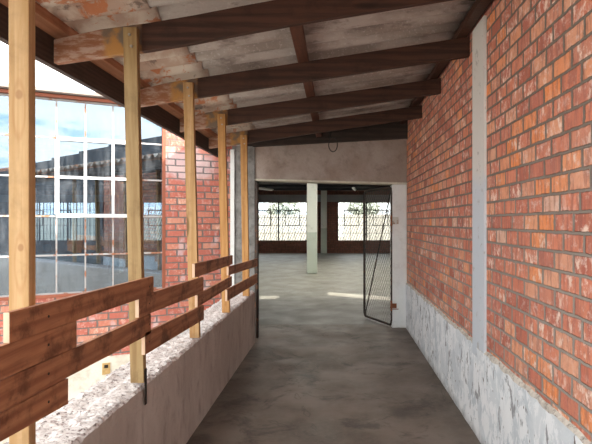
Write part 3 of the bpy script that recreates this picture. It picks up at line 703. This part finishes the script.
# corrugated sheets
PIT = 0.177
def sheet(y0, y1, x0, x1, mat, lift, label, grp):
    m = MB(); nx = 6; ny = max(8, int((y1-y0)/PIT*10)); t = 0.007; A = 0.029
    for side in (0, 1):
        for i in range(nx+1):
            x = x0+(x1-x0)*i/nx
            for j in range(ny+1):
                y = y0+(y1-y0)*j/ny
                z = rb(x)+RHT+0.05+A+lift+A*math.sin(2*math.pi*y/PIT)+side*t
                m.v.append((x, y, z))
    K = (nx+1)*(ny+1)
    for i in range(nx):
        for j in range(ny):
            a = i*(ny+1)+j
            m.f.append((a, a+1, a+ny+2, a+ny+1)); m.f.append((K+a, K+a+ny+1, K+a+ny+2, K+a+1))
    for i in range(nx):
        a = i*(ny+1); b = a+ny; m.f.append((a, a+ny+1, K+a+ny+1, K+a)); m.f.append((b, K+b, K+b+ny+1, b+ny+1))
    for j in range(ny):
        a = j; b = nx*(ny+1)+j; m.f.append((a, K+a, K+a+1, a+1)); m.f.append((b, b+1, K+b+1, K+b))
    m.mi = [0]*len(m.f)
    tag(m.build('corrugated_roof_sheet', mat, smooth=True), label, 'roof sheet', grp)
bays = [(0.70, 1.74, 'before the nearest rafter'), (1.74, 2.65, 'between the nearest and second rafters'),
        (2.65, 3.71, 'between the second and third rafters'), (3.71, 4.72, 'between the third and fourth rafters'),
        (4.72, 5.77, 'between the fourth and fifth rafters'), (5.77, 6.99, 'between the last rafter and the lintel wall')]
for (a, b, w) in bays:
    sheet(a+0.002, b-0.002, -1.62, -0.97, M_sheet_lo, 0.0, 'rust-stained pale corrugated eave sheet '+w, 'lower corrugated roof sheets')
    sheet(a+0.002, b-0.002, -1.07, 0.965, M_sheet_up, 0.008, 'speckled grey corrugated upper sheet '+w, 'upper corrugated roof sheets')

# ================================================================== posts
posts = [  # right face x at foot, at top, front y, width, top z, material, label
    (-1.021, -1.023, 1.675, 0.068, EYE+1.02, M_post_knot, 'pale knotty pine post nearest the camera at the left edge'),
    (-0.990, -1.028, 2.588, 0.070, EYE+1.000, M_post_green, 'greenish pine post, second from the camera, a board end at its foot'),
    (-0.994, -1.042, 3.646, 0.071, EYE+1.010, M_post, 'pine post in the middle of the row with two upper boards meeting on it'),
    (-0.992, -1.035, 4.661, 0.070, EYE+1.000, M_post, 'orange-brown pine post, second from the far end of the parapet'),
    (-0.992, -1.020, 5.706, 0.074, EYE+0.985, M_post_orange, 'bright orange pine post in front of the grey concrete column')]
for i, (xb, xt, y, w, zt, mat, lab) in enumerate(posts):
    mat = M_post_orange if i == 3 else mat
    r = empty('timber_post', (xb-w/2, y+0.02, ZT), lab, 'post', 'timber posts on the parapet')
    zl = 0.016 if i == 1 else 0.004
    m = MB(); D = xt-xb; hh = zt-ZT
    m.hexa([(-w/2, -0.02, zl), (w/2, -0.02, zl), (w/2, 0.019, zl), (-w/2, 0.019, zl), (-w/2+D, -0.02, hh), (w/2+D, -0.02, hh), (w/2+D, 0.019, hh), (-w/2+D, 0.019, hh)])
    m.build('shaft', mat, r, bevel=0.003)
    for (bx, bz) in ((0.0, hh-0.04), (0.01, hh-0.10)):
        MB().tube([(D+bx, -0.027, bz), (D+bx, -0.0195, bz)], 0.007, 8).build('bolt', M_bolt, r)
    if i in (0, 1):
        MB().box(w/2+0.0005, w/2+0.004, -0.012, 0.012, -0.10, 0.085).build('metal_strap', M_nail, r)

# ================================================================== fence boards: (y0, ztop0, zbot0, y1, ztop1, zbot1) heights relative to eye level
XB = -0.987
def px2(p, yt, yb_):
    Y = 505*0.968/(337-p); return Y, (222-yt)*Y/505, (222-yb_)*Y/505
boards = [
    ((9.5, 312.5, 343.5), (153.7, 276.2, 294.3), 'top fence board nearest the camera, pale cut end facing the lens', 0),
    ((-60, 367, 406.2), (76.8, 320.8, 346.9), 'wide fence board just under the nearest top board, ending short', 1),
    ((-60, 409.2, 444.6), (151.0, 313.6, 333.6), 'long fence board running from the left edge to the second post', 0),
    ((-60, 446.4, 476), (68.4, 378.2, 403.8), 'lowest fence board at the left edge above the broken mortar', 1),
    ((139.0, 296.5, 317.8), (203.6, 276.8, 292.5), 'middle-height fence board between the second and third posts', 1),
    ((145.2, 333.0, 355.0), (204.0, 304.8, 319.3), 'lower fence board between the second and third posts', 0),
    ((194.9, 263.8, 277.8), (232.7, 255.2, 264.2), 'highest fence board, short piece between the third and fourth posts', 0),
    ((197.6, 294.6, 307.3), (232.0, 276.2, 285.6), 'lower fence board between the third and fourth posts', 1),
    ((228.6, 266.9, 275.4), (259.0, 257.8, 265.4), 'upper fence board at the far end beside the black gate', 0),
    ((227.3, 289.7, 301.2), (259.0, 272.7, 281.6), 'lower fence board at the far end beside the black gate', 0)]
for i, (A, B, lab, back) in enumerate(boards):
    y0, t0, b0 = px2(*A); y1, t1, b1 = px2(*B)
    if i in (8, 9): y1 = min(y1, 6.14)
    x0, x1 = (XB, XB+0.019)
    if i == 4: x0, x1 = XB, XB+0.0185
    r = empty('fence_board', (x0, (y0+y1)/2, EYE+(t0+t1)/2), lab, 'fence board', 'boards of the timber fence')
    c = Vector(r.location)
    m = MB(); P = [(x0, y0, EYE+b0), (x1, y0, EYE+b0), (x1, y1, EYE+b1), (x0, y1, EYE+b1), (x0, y0, EYE+t0), (x1, y0, EYE+t0), (x1, y1, EYE+t1), (x0, y1, EYE+t1)]
    m.hexa([Vector(p)-c for p in P]); m.mi[2] = 1
    m.build('plank', [M_board, M_endgrain], r, bevel=0.0015)
    for (pxb, xt, py, w, zt, mt, lb) in posts:
        if y0 < py+0.0 and y1 > py+0.03:
            f = (py+0.02-y0)/(y1-y0); zz_ = EYE+(t0+(t1-t0)*f+b0+(b1-b0)*f)/2
            for dz in (0.0,):
                q = Vector((x1, py+0.02, zz_+dz))-c
                MB().tube([q-Vector((0.003, 0, 0)), q+Vector((0.0012, 0, 0))], 0.0048, 8).build('nail_head', M_nail, r)

# ================================================================== mesh gates
def gate(name, hinge, free, zb, zt, label, brace_up_at_hinge, tube_r=0.019):
    hx, hy = hinge; fx, fy = free
    r = empty(name, (hx, hy, 0), label, 'gate', 'mesh gates of the hall entrance')
    d = Vector((fx-hx, fy-hy, 0)); Wd = d.length; d.normalize()
    P = lambda s_, z: (d.x*s_, d.y*s_, z)
    path = []; R = 0.07
    for (cs, cz, a0) in ((Wd-R, zb+R, -90), (Wd-R, zt-R, 0), (R, zt-R, 90), (R, zb+R, 180)):
        for k in range(6):
            a = math.radians(a0+90*k/5); path.append(P(cs+R*math.cos(a), cz+R*math.sin(a)))
    MB().tube(path, tube_r, 8, closed=True).build('frame', M_gate, r, smooth=True)
    s0, s1 = (0.03, Wd-0.03)
    MB().tube([P(s1 if brace_up_at_hinge else s0, zb+0.03), P(s0 if brace_up_at_hinge else s1, zt-0.03)], 0.009, 6).build('diagonal_brace', M_gate, r)
    w = MB(); pit = 0.062; sl = 1.55; H = zt-zb
    # diamond mesh in two directions
    for sg in (1, -1):
        c = -H/sl - Wd
        while c < Wd+H/sl+Wd:
            # line: s = c + sg*(z-zb)/sl
            pts = []
            for z_ in (0, H):
                pts.append((c+sg*z_/sl, z_))
            (sa, za), (sb, zb_) = pts
            lo, hi = 0.0, 1.0
            ds = sb-sa
            for lim, isn in ((0.004, True), (Wd-0.004, False)):
                tt = (lim-sa)/ds
                if (ds > 0) == isn: lo = max(lo, tt)
                else: hi = min(hi, tt)
            if hi > lo+1e-3:
                w.tube([P(sa+ds*lo, zb+H*lo), P(sa+ds*hi, zb+H*hi)], 0.0022, 4)
            c += pit
    w.build('diamond_mesh', M_wire, r)
    return r, P, Wd
g1, P1, W1 = gate('mesh_gate', (0.765, 7.02), (0.42, 7.74), 0.035, EYE+0.475, 'rusty diamond-mesh gate leaf standing open against the white jamb', True)
for z, mt, w in ((EYE+0.02, M_hingepaint, 0.05), (EYE-1.16, M_rust, 0.032)):
    h = MB().box(-0.005, 0.085 if z > 1 else 0.06, -0.032, -0.021, z-w, z+w).build('hinge_plate', mt, g1)
    MB().tube([(-0.012, -0.028, z-0.07), (-0.012, -0.028, z+0.07)], 0.014, 8).build('hinge_pin', M_rust, h)
MB().box(-0.015, 0.085, -0.036, -0.0325, EYE-1.21, EYE-1.20).build('bolt_bar', M_rust, g1)
g2, P2, W2 = gate('mesh_gate', (-1.115, 6.955), (-0.985, 6.24), 0.035, EYE+0.475, 'black mesh gate leaf folded back edge-on at the end of the parapet', True)
MB().tube([(0.0, 0.0, EYE-0.10), (0.035, -0.02, EYE-0.10)], 0.012, 6).build('hinge_pin', M_rust, g2)

# cable loop hanging under the last rafter
cab = MB(); pts = []
X0, Y0, Z0 = -0.06, 6.50, EYE+1.10
for k in range(25):
    a = -0.5+k/24.0*(2*math.pi*0.80); pts.append((X0+0.06*math.sin(a)+0.01*k/24, Y0, Z0-0.11+0.10*math.cos(a)+0.02*(k/24)))
pts = [(X0-0.045, Y0, rb(X0)+RHT+0.05)]+pts+[(X0+0.0, Y0, rb(X0)+RHT+0.05)]
tag(cab.tube(pts, 0.006, 6).build('hanging_cable', M_cable, smooth=True), 'thin black cable loop dangling under the roof before the lintel wall', 'cable')

# ================================================================== beyond the far windows
pwb = MB(); pwb.box(-40, 22, 42, 42.4, -2.3, EYE+0.62)
tag(pwb.build('boundary_wall', M_palewall), 'long pale sunlit boundary wall outside the far hall windows', 'wall')
def tree(x, y, z, s, label, seed):
    r = empty('tree', (x, y, -2.3), label, 'tree', 'trees beyond the boundary wall'); rnd = random.Random(seed)
    top = z+2.3
    t_ = MB(); t_.tube([(0, 0, 0), (0.1, 0, top*0.5), (0, 0.1, top)], 0.16*s, 8); 
    for k in range(4):
        a = rnd.random()*6.28; t_.tube([(0, 0, top*0.6), (math.cos(a)*s*0.8, math.sin(a)*s*.8, top+0.3*s)], 0.06*s, 5)
    t_.build('trunk', M_bark, r)
    c = MB()
    for k in range(900):
        d = Vector((rnd.gauss(0, 1), rnd.gauss(0, 1), rnd.gauss(0, 1))).normalized()*s*(rnd.random()**0.4)
        p = Vector((d.x*1.3, d.y, d.z*0.8+top)); q = Vector((rnd.gauss(0, 1), rnd.gauss(0, 1), rnd.gauss(0, 1))).normalized(); e = q.orthogonal().normalized()*0.16*s; f_ = q.cross(e).normalized()*0.11*s
        c.poly([p-e, p-f_, p+e, p+f_])
    c.build('crown', M_leaf, r)
tree(-27.5, 36, -0.2, 1.7, 'leafy green tree seen through the left hall window', 1)
tree(-9.8, 48, 2.6, 1.2, 'small tree above the pale wall behind the hall column window', 2)
tree(-5.3, 50, 2.7, 1.3, 'bushy tree above the pale wall left of the column', 3)
tree(2.6, 49, 2.8, 1.2, 'round tree above the pale wall behind the mesh gate window', 4)
tree(-21.5, 50, 2.5, 1.5, 'broad tree above the pale wall further left', 5)
